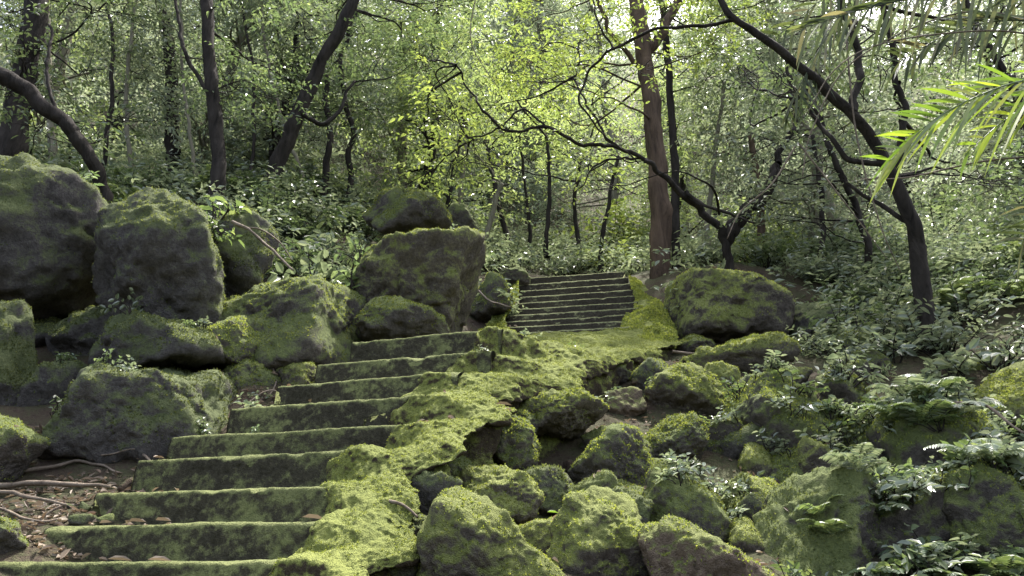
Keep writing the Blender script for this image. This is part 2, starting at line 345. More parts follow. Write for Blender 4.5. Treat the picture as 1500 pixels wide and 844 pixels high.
bl = [
 (-80, 248, 180, 478, 5.9, 1, Dk, "massive dark grey boulder thinly coated with dull moss", 1, True, T2, 12), (138, 272, 338, 525, 5.6, 2, Dk, "tall rounded dark boulder with green moss film", 1, True, T2, 9),
 (285, 308, 402, 450, 6.2, 3, Dk, "dark mossy boulder wedged between larger boulders", 1, False, T2, 10), (300, 380, 536, 560, 5.95, 64, Md, "broad mossy boulder sloping down to the stairs", .9, True, T1, 12),
 (500, 330, 712, 498, 6.6, 65, B, "large angular boulder with mossy top and dark face", .8, True, T1, 18), (530, 280, 662, 352, 8.6, 6, Md, "mossy boulder resting behind a larger boulder", .8, False, T1),
 (520, 444, 658, 508, 6.1, 7, Md, "low rounded mossy boulder beside the top step", .8, False, T1, R9), (95, 518, 348, 680, 5.0, 68, Dk, "dark slab-shaped boulder above leaf litter", .8, True, T2, 11),
 (-40, 440, 130, 560, 6.1, 9, Dk, "dark boulder in a shaded gap under bigger rocks", .8, False, T2), (-60, 450, 66, 612, 5.3, 10, Dk, "dark weathered boulder with thin moss", .8, False, T2, 11),
 (-50, 606, 56, 708, 4.4, 11, Md, "rounded mossy boulder sitting in leaf litter", .9, False, T1, R9), (-40, 757, 38, 820, 3.7, 12, Md, "small mossy boulder by the lower steps", .9, False, T1, R9),
 (30, 530, 145, 655, 5.3, 51, Dk, "dark stone at the foot of the boulder bank", .9, False, T2),
 (280, 460, 390, 550, 5.5, 13, Md, "small mossy stone between boulders", .9, False, T1, R9), (400, 512, 478, 562, 5.6, 14, Md, "small mossy stone beside the stairs", .9, False, T1, R9),
 (80, 445, 200, 545, 5.8, 56, Dk, "dark boulder in a shaded gap under bigger rocks", .8, False, T2),
 (155, 465, 340, 550, 5.4, 52, Dk, "flat mossy stone on the bank", .9, False, T2), (330, 520, 415, 590, 5.45, 53, Md, "small mossy stone beside the stairs", .9, False, T1, R9), (360, 420, 430, 520, 6.3, 55, Dk, "dark stone between mossy boulders", .9, False, T2),
 (688, 402, 750, 470, 8.4, 15, Md, "mossy rock beside the upper stairs", .9, False, T1), (722, 392, 778, 428, 9.7, 54, Md, "mossy rock beside the upper stairs", .9, False, None),
 (980, 385, 1150, 505, 7.8, 76, B, "big squarish boulder covered in green moss", .8, True, T1, 8), (738, 577, 888, 640, 5.0, 17, B, "flat-topped mossy boulder below the stair edge", .9, True, T1, R9),
 (690, 604, 786, 695, 4.6, 18, Md, "rounded mossy boulder in the gully", .9, True, T1, R9), (742, 600, 797, 640, 4.85, 19, Md, "small mossy stone in the gully", .9, False, T1, R9),
 (830, 626, 960, 728, 4.7, 20, Md, "dark mossy boulder in the gully", .9, True, T1, R9), (930, 604, 1036, 680, 5.0, 21, Md, "rounded mossy boulder in the gully", .9, True, T1, R9),
 (942, 533, 1082, 630, 5.8, 22, B, "mossy boulder with lit yellow-green top", .9, True, T1, R9), (1005, 503, 1155, 560, 6.6, 23, B, "low mossy boulder on the slope", .9, False, T1, R9),
 (1046, 541, 1238, 735, 5.3, 24, Md, "large mossy boulder overgrown with seedlings", .9, True, T1, R9), (915, 678, 1070, 815, 4.3, 25, Md, "mossy boulder with dark shaded front", .9, True, T1, R9),
 (672, 682, 796, 775, 4.15, 26, B, "mossy boulder behind a brighter one", .9, True, T1, R9), (604, 722, 832, 900, 3.5, 27, B, "big pointed boulder with bright yellow-green moss", .9, True, T1, 10),
 (806, 714, 948, 900, 3.6, 28, B, "upright boulder capped with bright green moss", .9, True, T1, 10), (943, 764, 1132, 930, 3.3, 29, M_gold, "rounded boulder with brown stone and green moss", .9, True, T1, R9),
 (1100, 685, 1300, 900, 4.0, 131, Md, "large dark boulder with thin moss", .9, True, T2, R9), (1290, 585, 1480, 740, 4.7, 231, Md, "mossy boulder overgrown with ferns", .9, True, T1, R9),
 (1245, 700, 1400, 900, 4.1, 257, Md, "mossy boulder hidden under seedlings", .9, True, T1, R9), (1370, 680, 1560, 900, 4.0, 258, Md, "mossy boulder draped with ferns", .9, True, T1, R9),
 (1438, 525, 1560, 645, 5.0, 32, B, "pale green mossy boulder beside ferns", .9, True, T1, R9), (1375, 525, 1485, 600, 6.2, 33, Md, "mossy boulder among undergrowth", .9, False, T1, R9),
 (1195, 545, 1285, 630, 5.7, 34, Md, "mossy boulder under seedlings", .9, False, T1, R9), (983, 488, 1048, 525, 7.3, 35, Md, "small mossy stone on the slope", .9, False, T1, R9),
 (1062, 487, 1135, 520, 7.0, 36, Md, "small mossy stone on the slope", .9, False, T1, R9), (953, 418, 990, 452, 9.0, 37, Md, "small mossy stone by the upper stairs", .9, False, None),
 (925, 540, 985, 575, 6.1, 38, M_gold, "small brown stone on bare earth", .9, False, None), (815, 695, 910, 775, 4.4, 39, Md, "dark stone in the shaded gully", .9, False, T2, R9),
 (590, 690, 675, 775, 3.95, 40, Dk, "dark stone under the moss edge", .9, False, T2), (1045, 695, 1135, 795, 4.5, 41, Md, "dark stone in the shaded gully", .9, False, T2, R9),
 (560, 790, 620, 850, 3.35, 42, Dk, "dark stone under the moss edge", .9, False, T2), (1120, 655, 1205, 725, 4.9, 43, Md, "mossy stone on the slope", .9, False, T1, R9),
 (880, 570, 945, 615, 5.7, 44, M_gold, "small brown stone on bare earth", .9, False, None), (640, 300, 700, 345, 10.5, 45, Md, "mossy rock among undergrowth", .9, False, None),
 (1150, 440, 1230, 520, 7.6, 46, Dk, "dark boulder hidden in undergrowth", .9, False, None), (1225, 620, 1320, 710, 5.0, 47, Md, "mossy stone under seedlings", .9, False, T1, R9),
 (755, 685, 845, 755, 4.5, 48, Dk, "dark stone in the shaded gully", .9, False, T2, R9), (1015, 615, 1085, 685, 5.2, 49, Md, "small mossy stone on the slope", .9, False, T1, R9), (885, 715, 955, 795, 4.2, 50, Dk, "dark stone in the shaded gully", .9, False, T2, R9),
 (800, 565, 860, 600, 5.5, 82, Md, "mossy stone tucked under the stair edge", .9, False, T1, R9), (645, 665, 700, 720, 4.2, 83, Md, "mossy stone tucked under the stair edge", .9, False, T1, R9),
 (575, 750, 630, 800, 3.6, 84, Md, "mossy stone tucked under the stair edge", .9, False, T1, R9), (875, 530, 930, 565, 6.2, 85, Md, "mossy stone tucked under the stair edge", .9, False, T1, R9),
]
for b in bl: boulder(*b)
rs = np.random.default_rng(77)
med = []
for k in range(5):
    V, r_ = rock_shape(ICO[4][0], 1, .85, .75, 300 + k, sharp=8)
    me = mesh_np("boulder", V, [(ICO[4][1], 0)], [[M_moss_mid, M_moss_bright, M_moss_dark][k % 3]])
    g = tufts(V * .17, ICO[4][1], 9000, r_, .010, .15)
    med.append((me, mesh_np("moss", g[0] / .17, [(g[2], 0)], [T1], False)))
def medium(a, d, r):
    p = from_px(a, 700, d); x = p[0]; z = gz([[x, d]])[0]; k = int(rs.integers(5))
    o = add("boulder", med[k][0], None, (x, d, z + r * .2), label="rounded mossy stone packed between larger boulders", category="boulder", group=GRP)
    o.scale = (r, r, r); o.rotation_euler = (rs.uniform(-.2, .2), rs.uniform(-.2, .2), rs.uniform(0, 6.28)); add("moss", med[k][1], o)
for _ in range(34):
    d = rs.uniform(3.7, 6.9); lo_ = np.interp(d, [3.6, 4.5, 5.5, 6.9], [640, 780, 910, 990]); medium(rs.uniform(lo_, lo_ + 420), d, rs.uniform(.10, .21))
for _ in range(14): medium(rs.uniform(270, 430), rs.uniform(5.3, 6.2), rs.uniform(.08, .18))
for _ in range(8): medium(rs.uniform(560, 700), rs.uniform(6.9, 8.6), rs.uniform(.1, .22))
V0s, Fs = ico(3)
stone_me = []
for k in range(5):
    r3 = np.random.default_rng(500 + k); n = norm(r3.normal(0, 1, (9, 3))); d = r3.uniform(.6, 1, 9)
    R = (((np.maximum(V0s @ n.T, 0) / d) ** 10).sum(1) + .5 ** 10) ** (-.1)
    V = V0s * R[:, None] * [1, .8, .6]; V = V * (1 + .06 * fbm(V * 3 + k * 7, 2, k))[:, None]
    stone_me.append(mesh_np("stone", V, [(Fs, 0)], [[M_moss_dark, M_moss_mid, M_soil][k % 3]]))
for k in range(90):
    if k < 20: a, d = rs.uniform(20, 230), rs.uniform(3.9, 4.9)
    elif k < 32: a, d = rs.uniform(330, 460), rs.uniform(5.0, 5.8)
    else: a, d = rs.uniform(600, 1250), rs.uniform(3.4, 6.6)
    p = from_px(a, 700, d); z = gz([[p[0], p[1]]])[0]; r = rs.uniform(.02, .06)
    o = add("stone", stone_me[k % 5], None, (p[0], p[1], z + r * .2), label="small loose stone lying on forest soil", category="stone", group="loose stones on the forest floor")
    o.scale = (r, r, r); o.rotation_euler = (rs.uniform(-.5, .5), rs.uniform(-.5, .5), rs.uniform(0, 6))

# ---------------------------------------------------------------- stairs
def rough_step(L, R, h, depth, mat, seed, amp=1.0):
    n = 150
    ax = (R - L); ux = ax / np.linalg.norm(ax); back = norm(np.array([-ux[1], ux[0], 0.0]))
    prof = []
    for z in np.linspace(-h, -.022, 16): prof.append((.0 + .02 * (z / h), z))
    prof += [(.0, -.014), (.004, -.005), (.012, .0), (.03, .003)]
    for q in np.linspace(.05, depth, 10): prof.append((q, .006))
    prof.append((depth, -h))
    prof = np.array(prof); m = len(prof)
    t = np.linspace(0, 1, n)
    V = L[None, None, :] + ax[None, None, :] * t[:, None, None] + back[None, None, :] * prof[None, :, 0, None] + np.array([0, 0, 1.0]) * prof[None, :, 1, None]
    V = V.reshape(-1, 3)
    nz = fbm(V * 2.5, 2, seed) * .009 + fbm(V * 20, 3, seed + 4) * .006
    V = V - back * (nz * amp)[:, None]; V[:, 2] += amp * (.007 * fbm(V * 2.2 + 9, 2, seed + 7) + .003 * fbm(V * 30, 2, seed))
    chip = np.clip(fbm(V * 6 + 40, 3, seed + 3) - .4, 0, 1) * amp; V[:, 2] -= chip * .045 * np.tile(np.exp(-(prof[:, 0] / .05) ** 2) * (prof[:, 1] > -.05), n)
    c = V.mean(0)
    me = mesh_np("step", V - c, [(grid_faces(n, m), 0)], [mat])
    bm = bmesh.new(); bm.from_mesh(me)
    bmesh.ops.holes_fill(bm, edges=[e for e in bm.edges if e.is_boundary], sides=0)
    bmesh.ops.recalc_face_normals(bm, faces=bm.faces)
    bm.to_mesh(me); bm.free()
    return me, c
low = add("stone_staircase", None, None, tuple(from_px(300, 840, 3.2)), label="curving lower flight of worn mossy stone steps", category="staircase")
lowc = np.array(low.location)
st = [(-140, 380, 885, 3.0), (-40, 415, 822, 3.25), (66, 447, 765, 3.5), (140, 492, 712, 3.75), (202, 512, 660, 4.0), (250, 577, 622, 4.22),
      (338, 592, 580, 4.45), (406, 642, 546, 4.68), (464, 692, 514, 4.9), (516, 745, 480, 5.12)]
stepR = []; stepL = []
for i, (la, ra, rb, rd) in enumerate(st):
    R = from_px(ra, rb, rd); z = R[2]
    ld = rd + .36
    uu = (la - 750) / 1100.; L = np.array([uu * (ld * CP + (z - EYE) * SP), ld, z])
    stepR.append(R); stepL.append(L)
for i in range(len(st)):
    L, R = stepL[i], stepR[i]
    R2 = R + (R - L) / np.linalg.norm(R - L) * (.14 if i < 9 else -.05)
    h = (L[2] - stepL[i - 1][2] if i else .2) + .06
    me, c = rough_step(L, R2, h, .42 if i < 9 else .60, M_step, 30 + i)
    add("step", me, low, tuple(c - lowc))
# moss carpet over the step ends and the landing
ctl = [((395, 900, 2.95), (528, 905, 2.75)), ((415, 824, 3.25), (548, 815, 3.1)), ((447, 767, 3.5), (584, 760, 3.35)), ((492, 714, 3.75), (590, 705, 3.6)),
       ((512, 662, 4.0), (655, 655, 3.8)), ((577, 624, 4.22), (684, 608, 4.05)), ((592, 582, 4.45), (728, 578, 4.35)), ((642, 548, 4.68), (782, 552, 4.75)),
       ((692, 517, 4.9), (860, 542, 5.25)), ((722, 480, 5.16), (880, 512, 5.7)), ((690, 507, 5.72), (930, 510, 6.2)), ((655, 505, 6.5), (982, 498, 6.8)), ((760, 492, 7.4), (988, 474, 7.5))]
I = np.array([from_px(*a) for a, b in ctl]); O = np.array([from_px(*b) for a, b in ctl])
I[9, 2] = stepR[9][2] + .008
ns, NTT = 680, 110
Si = np.linspace(0, len(ctl) - 1 - 1e-6, ns)
k0 = Si.astype(int); f = Si - k0
def mono(P):
    g = f[:, None]; g = g * .6 + .4 * (g * g * (3 - 2 * g))
    return P[k0] * (1 - g) + P[np.minimum(k0 + 1, len(P) - 1)] * g
Ic = mono(I); Oc = mono(O); Oc[:, 2] = catmull(O, ns)[:, 2]
fr = np.clip((f - .58) / .34, 0, 1); fr = fr * fr * (3 - 2 * fr)
zs = I[k0, 2] * (1 - fr) + I[np.minimum(k0 + 1, len(I) - 1), 2] * fr
zo = O[k0, 2] * (1 - fr) + O[np.minimum(k0 + 1, len(I) - 1), 2] * fr
tt = np.linspace(-.10, 1, NTT)
V = Ic[:, None, :] * (1 - tt)[None, :, None] + Oc[:, None, :] * tt[None, :, None]
lin = V[:, :, 2].copy()
stp = zs[:, None] * (1 - tt)[None, :] + zo[:, None] * tt[None, :]
wn = fbm(np.c_[Ic[:, :2] * 3, np.zeros(ns)], 3, 91)[:, None] * .25
bl_ = np.clip(1 - (tt[None, :] + wn) * 1.25, 0, 1) ** .9
bl_ = np.where((Si < 9)[:, None], bl_, 0)
V[:, :, 2] = lin * (1 - bl_) + stp * bl_
V[:, :, 2] += .006 + np.where(tt < 0, tt * .4, 0)[None, :] - .07 * (np.clip(tt, 0, 1) ** 2)[None, :]
out = norm((Oc - Ic) * [1, 1, 0])
lipn = fbm(np.c_[Oc[:, :2] * 3.5, np.zeros(ns)], 5, 21)
lip2 = fbm(np.c_[Oc[:, :2] * 5.5, np.zeros(ns) + 5], 4, 33)
inn = fbm(np.c_[Ic[:, :2] * 6.0, Ic[:, 2:] * 6], 4, 25) * np.clip(9.0 - Si, 0, 1)
V += out[:, None, :] * ((lipn * .17 - .07)[:, None] * np.clip(tt, 0, 1)[None, :] ** 3 + (inn * .12)[:, None] * np.clip(1 - tt, 0, 1.1)[None, :] ** 3)[:, :, None]
V[:, :, 2] += (lip2 * .05 - .02)[:, None] * np.clip(tt, 0, 1)[None, :] ** 5
edge = V[:, -1, :]
dr = np.clip(.03 + .12 * (lip2 + .1), .012, .24)
sk = []
for q in np.linspace(0, 1, 46)[1:]:
    if q < .4:
        a = q / .4
        P = edge + out * (.03 * math.sin(a * math.pi / 2)); P[:, 2] += -dr * a ** 1.6
    elif q < .5:
        a = (q - .4) / .1
        P = edge + out * (.03 - .11 * a); P[:, 2] += -dr - .015 * a
    else:
        s_ = (q - .5) / .5
        P = edge - out * (.08 + .04 * s_ + .07 * fbm(np.c_[edge[:, :2] * 4, np.full(ns, s_ * 2)], 3, 70)[:, None]); P[:, 2] += -dr - .015 - s_ * .6
    sk.append(P)
V = np.concatenate([V, np.stack(sk, 1)], 1)
m_ = V.shape[1]
Vf = V.reshape(-1, 3)
gu, gv = np.gradient(V, axis=0), np.gradient(V, axis=1)
Nn = norm(np.cross(gv, gu).reshape(-1, 3))
if Nn[:, 2].mean() < 0: Nn = -Nn
Vf = Vf + Nn * (.014 * fbm(Vf * 5, 3, 2) + .017 * fbm(Vf * 12, 3, 6) + .006 * fbm(Vf * 50, 2, 7))[:, None]
F4 = grid_faces(ns, m_)
e1 = np.cross(Vf[F4[:, 1]] - Vf[F4[:, 0]], Vf[F4[:, 2]] - Vf[F4[:, 0]])
if e1[:, 2].mean() < 0: F4 = F4[:, ::-1]
F3 = np.vstack([F4[:, [0, 1, 2]], F4[:, [0, 2, 3]]])
g = tufts(Vf, F3, 36000, np.random.default_rng(3), .0078, .0, .08, cap=140000)
me = mesh_np("moss_cover", np.vstack([Vf, g[0]]) - lowc, [(F4, 0), (g[2] + len(Vf), 1)], [M_carpet, M_tuft])
add("moss_cover", me, low, (0, 0, 0), label="thin yellow-green moss carpet spilling over the step ends")

# upper flight
upr = add("stone_staircase", None, None, tuple(from_px(840, 490, 7.6)), label="straight upper flight of narrow mossy stone steps", category="staircase")
uc = np.array(upr.location)
NU = 12
for i in range(NU):
    q = i / (NU - 1)
    b = 497 + (399 - 497) * q; d = 7.2 + (9.5 - 7.2) * q
    ra = [898, 912, 924, 932, 936, 936, 934, 931, 928, 924, 920, 915][i]
    la = [758, 744, 734, 732, 738, 746, 753, 758, 761, 761, 758, 752][i]
    R = from_px(ra, b - 2, d); z = R[2]; ld = d + .28; L = np.array([(la - 750) / 1100. * (ld * CP + (z - EYE) * SP), ld, z])
    me, c = rough_step(L, R, .22, .32 if i < NU - 1 else .8, M_step_up, 60 + i, .6)
    add("step", me, upr, tuple(c - uc))
def flank(pts_in, pts_out, seed, lift, amp):
    A = catmull([from_px(*p) for p in pts_in], 200); Bq = catmull([from_px(*p) for p in pts_out], 200)
    t = np.linspace(0, 1, 60)
    V = A[:, None] * (1 - t)[None, :, None] + Bq[:, None] * t[None, :, None]
    V[:, :, 2] += lift * np.sin(t * math.pi)[None]
    V = V.reshape(-1, 3); V[:, 2] += amp * fbm(V * 4, 3, seed) + .03 * fbm(V * 14, 3, seed + 1)
    F4 = grid_faces(200, 60)
    e1 = np.cross(V[F4[:, 1]] - V[F4[:, 0]], V[F4[:, 2]] - V[F4[:, 0]])
    if e1[:, 2].mean() < 0: F4 = F4[:, ::-1]
    F3 = np.vstack([F4[:, [0, 1, 2]], F4[:, [0, 2, 3]]])
    g = tufts(V, F3, 9000, np.random.default_rng(seed), .02, -.2, -.1)
    me = mesh_np("moss_cover", np.vstack([V, g[0]]) - uc, [(F4, 0), (g[2] + len(V), 1)], [M_carpet, M_tuft])
    add("moss_cover", me, upr, label="bright moss flank beside the steps")
flank([(885, 498, 7.3), (916, 470, 7.9), (930, 440, 8.5), (920, 408, 9.3)], [(990, 508, 7.0), (990, 478, 7.5), (966, 444, 8.4), (942, 420, 9.4)], 41, .02, .06)
flank([(762, 500, 7.3), (740, 470, 8.1), (758, 438, 8.8), (760, 408, 9.5)], [(690, 506, 7.0), (700, 490, 7.7), (725, 460, 8.5), (740, 418, 9.6)], 43, -.05, .03)

# ---------------------------------------------------------------- trees with trunks placed by image coordinates
def tree(trunks, bark, label, clumps=(), leafm=None, ll=.10, lw=.045, seed=0, K=60, n=7, group="forest trees", crook=.05):
    rng = np.random.default_rng(seed)
    base = from_px(*trunks[0][0][0]); e = add("tree", None, None, tuple(base), label=label, category="tree", group=group)
    bag = Bag(); paths = []
    for pts, r0, r1 in trunks:
        P = [from_px(*p) for p in pts]; s = mpp(P[0])
        P = np.array(P)
        first = pts is trunks[0][0]
        if first: P = np.vstack([P[0] - [0, 0, .35], P])
        V, F, T = tube(P, r0 * s, r1 * s, seg=16, n=len(P) * 16, wob=.16, seed=seed, flare=r0 * s * (.35 if first else 0), crook=crook * (.5 if first and r0 > 12 else 1))
        bag.add(V, F, T); paths.append(catmull(P, 30))
    allp = np.vstack(paths)
    lb = Bag()
    for (a, b, d, rad) in clumps:
        c = from_px(a, b, d)
        j = np.argmin(((allp - c) ** 2).sum(1) + np.where(allp[:, 2] < c[2] - .1, 0, 3)); o = allp[j]
        mid = (o + c) / 2 + rng.normal(0, .12, 3) * np.linalg.norm(c - o)
        V, F, T = tube([o, mid, c + rng.normal(0, .1, 3)], .006 + .008 * np.linalg.norm(c - o), .004, seg=6, n=16, seed=seed, crook=.06)
        bag.add(V, F, T)
        for _ in range(5):
            e2 = c + norm(rng.normal(0, 1, 3)) * rad * .9
            V, F, T = tube([c + (o - c) * rng.uniform(0, .4), (c + e2) / 2 + rng.normal(0, .08, 3), e2], .006, .003, seg=4, n=6, seed=seed)
            bag.add(V, F, T)
        lb.add(*clump(rng, c, rad, int(K * (rad / .7) ** 2), n, ll, lw, detail=d < 8))
    me = bag.mesh("trunk", [bark]); me.transform(Matrix.Translation(-Vector(base)))
    add("trunk", me, e)
    if clumps:
        me = lb.mesh("crown", [leafm], False); me.transform(Matrix.Translation(-Vector(base)))
        add("crown", me, e)
    return e
rg = np.random.default_rng(11)
def scat(n, a0, a1, b0, b1, d0, d1, r0, r1):
    return [(rg.uniform(a0, a1), rg.uniform(b0, b1), rg.uniform(d0, d1), rg.uniform(r0, r1)) for _ in range(n)]
tree([([(970, 408, 9.6), (966, 300, 9.6), (955, 170, 9.7), (943, 80, 9.8), (920, -80, 10)], 18, 12), ([(943, 80, 9.8), (985, 20, 9.9), (1000, -60, 10)], 8, 5), ([(945, 110, 9.8), (905, 60, 9.6), (860, -30, 9.4)], 4, 2.5)],
     M_bark_brown, "tall straight reddish-brown tree beside the upper stairs", scat(16, 740, 1080, -60, 120, 8.8, 11, .4, .7), M_leaf_bright, .10, .042, 1)
tree([([(992, 400, 10.4), (988, 250, 10.4), (980, 120, 10.5), (965, -60, 10.6)], 7.5, 5)], M_bark_dark, "slim dark tree growing beside a thicker brown trunk", scat(8, 980, 1120, -60, 140, 10, 12, .5, .8), M_leaf_mid, .10, .045, 2, crook=.02)
tree([([(1072, 392, 8.9), (1058, 345, 8.8), (1005, 285, 8.6), (948, 236, 8.4)], 8.5, 3.5), ([(948, 236, 8.4), (900, 212, 8.3), (850, 208, 8.2), (790, 186, 8.1), (735, 180, 8.0), (700, 150, 7.9), (668, 95, 7.8)], 3.2, 1.2),
      ([(1062, 355, 8.85), (1090, 322, 8.8), (1118, 285, 8.75), (1140, 240, 8.7)], 11, 7), ([(800, 190, 8.1), (765, 160, 8.1), (720, 190, 8), (690, 205, 8)], 1.8, .9),
      ([(940, 232, 8.4), (885, 235, 8.3), (850, 265, 8.2)], 1.8, .9), ([(1005, 280, 8.6), (1045, 310, 8.4), (1100, 330, 8.2)], 3.2, 1.2), ([(905, 215, 8.3), (870, 160, 8.3), (845, 120, 8.4), (850, 60, 8.5)], 2, 1), ([(1140, 240, 8.7), (1165, 180, 8.7), (1150, 90, 8.8)], 5, 2.5)],
     M_bark_dark, "dark leaning tree with a long arching limb over the steps", scat(20, 600, 960, 60, 290, 7.6, 9.4, .25, .45), M_leaf_bright, .085, .036, 3, 45, crook=.08)
tree([([(1362, 515, 6.5), (1352, 420, 6.5), (1335, 330, 6.4), (1285, 225, 6.3), (1240, 155, 6.2), (1160, 88, 6.1), (1078, 25, 6.0), (1040, -40, 6.0)], 15, 4),
      ([(1080, 28, 6.0), (1000, 40, 6.1), (940, 52, 6.2), (890, 74, 6.3)], 2.8, 2), ([(890, 74, 6.3), (862, 110, 6.5), (848, 150, 6.6), (872, 190, 6.7), (935, 238, 7)], 2, 1), ([(1250, 165, 6.2), (1258, 90, 6.3), (1230, 0, 6.4), (1215, -50, 6.4)], 6, 4),
      ([(1300, 245, 6.3), (1240, 230, 6.4), (1190, 150, 6.5), (1165, 145, 6.5)], 4.5, 2), ([(1335, 330, 6.4), (1290, 300, 6.5), (1240, 270, 6.6)], 4, 2.5), ([(900, 72, 6.3), (880, 40, 6.3), (870, -30, 6.3)], 1.8, 1)],
     M_bark_dark, "dark crooked tree with bent limbs reaching over the path", scat(14, 1020, 1330, -60, 160, 6.2, 7.8, .22, .4), M_leaf_mid, .08, .035, 4, 35, crook=.05)
tree([([(1340, 330, 7.2), (1312, 250, 7.2), (1322, 150, 7.1), (1300, 40, 7.0), (1290, -50, 7.0)], 6, 4)], M_bark_dark, "thin dark trunk tangled with vines", scat(10, 1200, 1500, -60, 300, 7, 8.6, .35, .55), M_leaf_mid, .09, .04, 5)
tree([([(1280, 400, 8.6), (1262, 330, 8.6), (1225, 240, 8.5), (1180, 120, 8.4)], 6, 4)], M_bark_dark, "slim leaning dark tree in undergrowth", scat(8, 1100, 1300, 130, 330, 8, 9.5, .4, .6), M_leaf_pale, .09, .04, 6)
tree([([(316, 305, 8.2), (318, 210, 8.2), (310, 120, 8.1), (298, -60, 8.0)], 12, 9), ([(312, 150, 8.1), (270, 70, 8.0), (255, -20, 8)], 3.5, 2)], M_bark_dark, "slender dark upright tree above the boulders", scat(12, 180, 470, -60, 150, 7.7, 9.6, .35, .6), M_leaf_mid, .085, .036, 7, crook=.03)
tree([([(392, 280, 9.2), (420, 205, 9.2), (460, 120, 9.1), (500, 40, 9.0), (540, -50, 9)], 13, 8), ([(440, 160, 9.1), (480, 180, 9.2), (520, 120, 9.4)], 4, 2)], M_bark_dark, "dark tree leaning over the bank with forked limbs", scat(13, 400, 680, -60, 170, 9, 10.8, .4, .65), M_leaf_mid, .09, .04, 8)
tree([([(250, 235, 11), (252, 120, 11), (240, 20, 11), (236, -60, 11)], 10, 8)], M_bark_dark, "dark upright tree in dense foliage", scat(8, 120, 330, -40, 140, 10, 12, .5, .8), M_leaf_pale, .1, .045, 9)
tree([([(15, 230, 8.4), (30, 130, 8.4), (48, 40, 8.3), (60, -60, 8.3)], 20, 15)], M_bark_dark, "thick dark tree above the boulders", scat(14, -60, 200, -60, 200, 7.4, 9.0, .3, .5), M_leaf_mid, .085, .038, 10, crook=.04)
tree([([(158, 285, 7.3), (135, 232, 7.1), (98, 182, 6.9), (50, 138, 6.8), (0, 108, 6.7), (-80, 75, 6.7)], 9, 12), ([(98, 182, 6.9), (70, 120, 7.0), (75, 40, 7.2)], 3, 2)], M_bark_dark, "dark trunk leaning low over the boulders", scat(5, -20, 160, 60, 220, 7.0, 7.8, .2, .35), M_leaf_mid, .075, .034, seed=11, crook=.05)
tree([([(475, 290, 10.5), (482, 200, 10.4), (478, 110, 10.4)], 6, 4), ], M_bark_dark, "thin dark tree on the slope", scat(5, 430, 560, 20, 160, 10, 11, .4, .6), M_leaf_mid, .09, .04, 12)
tree([([(512, 285, 11), (516, 190, 11), (500, 100, 11), (520, 20, 11)], 5, 3)], M_bark_dark, "thin dark sapling on the slope", scat(4, 450, 600, 20, 160, 11, 12, .4, .6), M_leaf_pale, .09, .04, 13)
for k, (p0, p1, p2, r, d, bk) in enumerate([((590, 290), (588, 220), (590, 130), 8, 13, M_bark_pale), ((622, 300), (636, 230), (645, 120), 6, 13.5, M_bark_pale), ((672, 335), (676, 250), (690, 130), 5, 12.5, M_bark_pale),
        ((655, 300), (665, 240), (680, 170), 4, 12, M_bark_dark), ((745, 350), (728, 290), (715, 220), 5, 12, M_bark_dark), ((705, 365), (722, 310), (735, 270), 5, 11, M_bark_pale), ((800, 350), (805, 280), (800, 200), 4, 12, M_bark_dark),
        ((880, 370), (890, 300), (905, 230), 4, 12, M_bark_dark), ((775, 345), (770, 280), (760, 200), 3, 13, M_bark_dark), ((1110, 375), (1115, 290), (1100, 200), 7, 10.5, M_bark_brown), ((150, 250), (165, 120), (160, 0), 4, 9.5, M_bark_dark),
        ((80, 250), (72, 150), (68, -20), 8, 10.5, M_bark_pale), ((285, 260), (270, 130), (262, -20), 3, 9.5, M_bark_pale), ((370, 230), (372, 120), (352, -10), 3, 9.8, M_bark_dark), ((850, 370), (842, 300), (850, 240), 4, 13, M_bark_dark), ((1200, 390), (1205, 300), (1190, 200), 5, 9.5, M_bark_dark),
        ((190, 255), (185, 130), (200, -20), 4, 9.8, M_bark_pale), ((440, 250), (400, 130), (380, -20), 3, 10, M_bark_pale), ((1035, 380), (1040, 280), (1060, 120), 5, 10.8, M_bark_pale)]):
    tree([([(p0[0], p0[1], d), (p1[0], p1[1], d), (p2[0], p2[1], d)], r, r * .6)], bk, "slim pale forest trunk on the slope" if bk is M_bark_pale else "slim dark forest trunk on the slope",
         scat(3, p2[0] - 80, p2[0] + 80, p2[1] - 80, p2[1] + 60, d - .3, d + 1, .4, .75), M_leaf_glow if 560 < p0[0] < 960 else M_leaf_pale, .10, .045, 20 + k, 50, crook=.03)

# forest tree kinds, copied up the hillside
kinds = []
def forest_kind(k, H, leafm, bark, ll, nc, label):
    rng = np.random.default_rng(100 + k)
    e = add("tree", None, None, (0, 0, -50), label=label, category="tree", group="forest trees")
    bag = Bag(); lb = Bag()
    P = [np.array([0, 0, -.5])]
    for q in range(4): P.append(P[-1] + [rng.normal(0, .25), rng.normal(0, .25), H / 4])
    V, F, T = tube(P, .12, .04, 8, 24, seed=k); bag.add(V, F, T); C = catmull(P, 40)
    for _ in range(nc):
        t = rng.uniform(.10, 1); o = C[int(t * 39)]; a = rng.uniform(0, 6.28); R = rng.uniform(.3, 1.9) * (1.15 - .5 * t)
        c = o + [math.cos(a) * R, math.sin(a) * R, rng.uniform(-.1, .7)]
        V, F, T = tube([o, (o + c) / 2 + rng.normal(0, .15, 3), c], .03, .008, 4, 6, seed=k); bag.add(V, F, T)
        lb.add(*clump(rng, c, rng.uniform(.35, .75), 26, 7, ll, ll * .45, tl=.4))
    a = add("trunk", bag.mesh("trunk", [bark]), e); b = add("crown", lb.mesh("crown", [leafm], False), e)
    kinds.append((e, [a, b]))
forest_kind(0, 7.5, M_leaf_pale, M_bark_dark, .13, 38, "leafy broadleaf tree on the hillside")
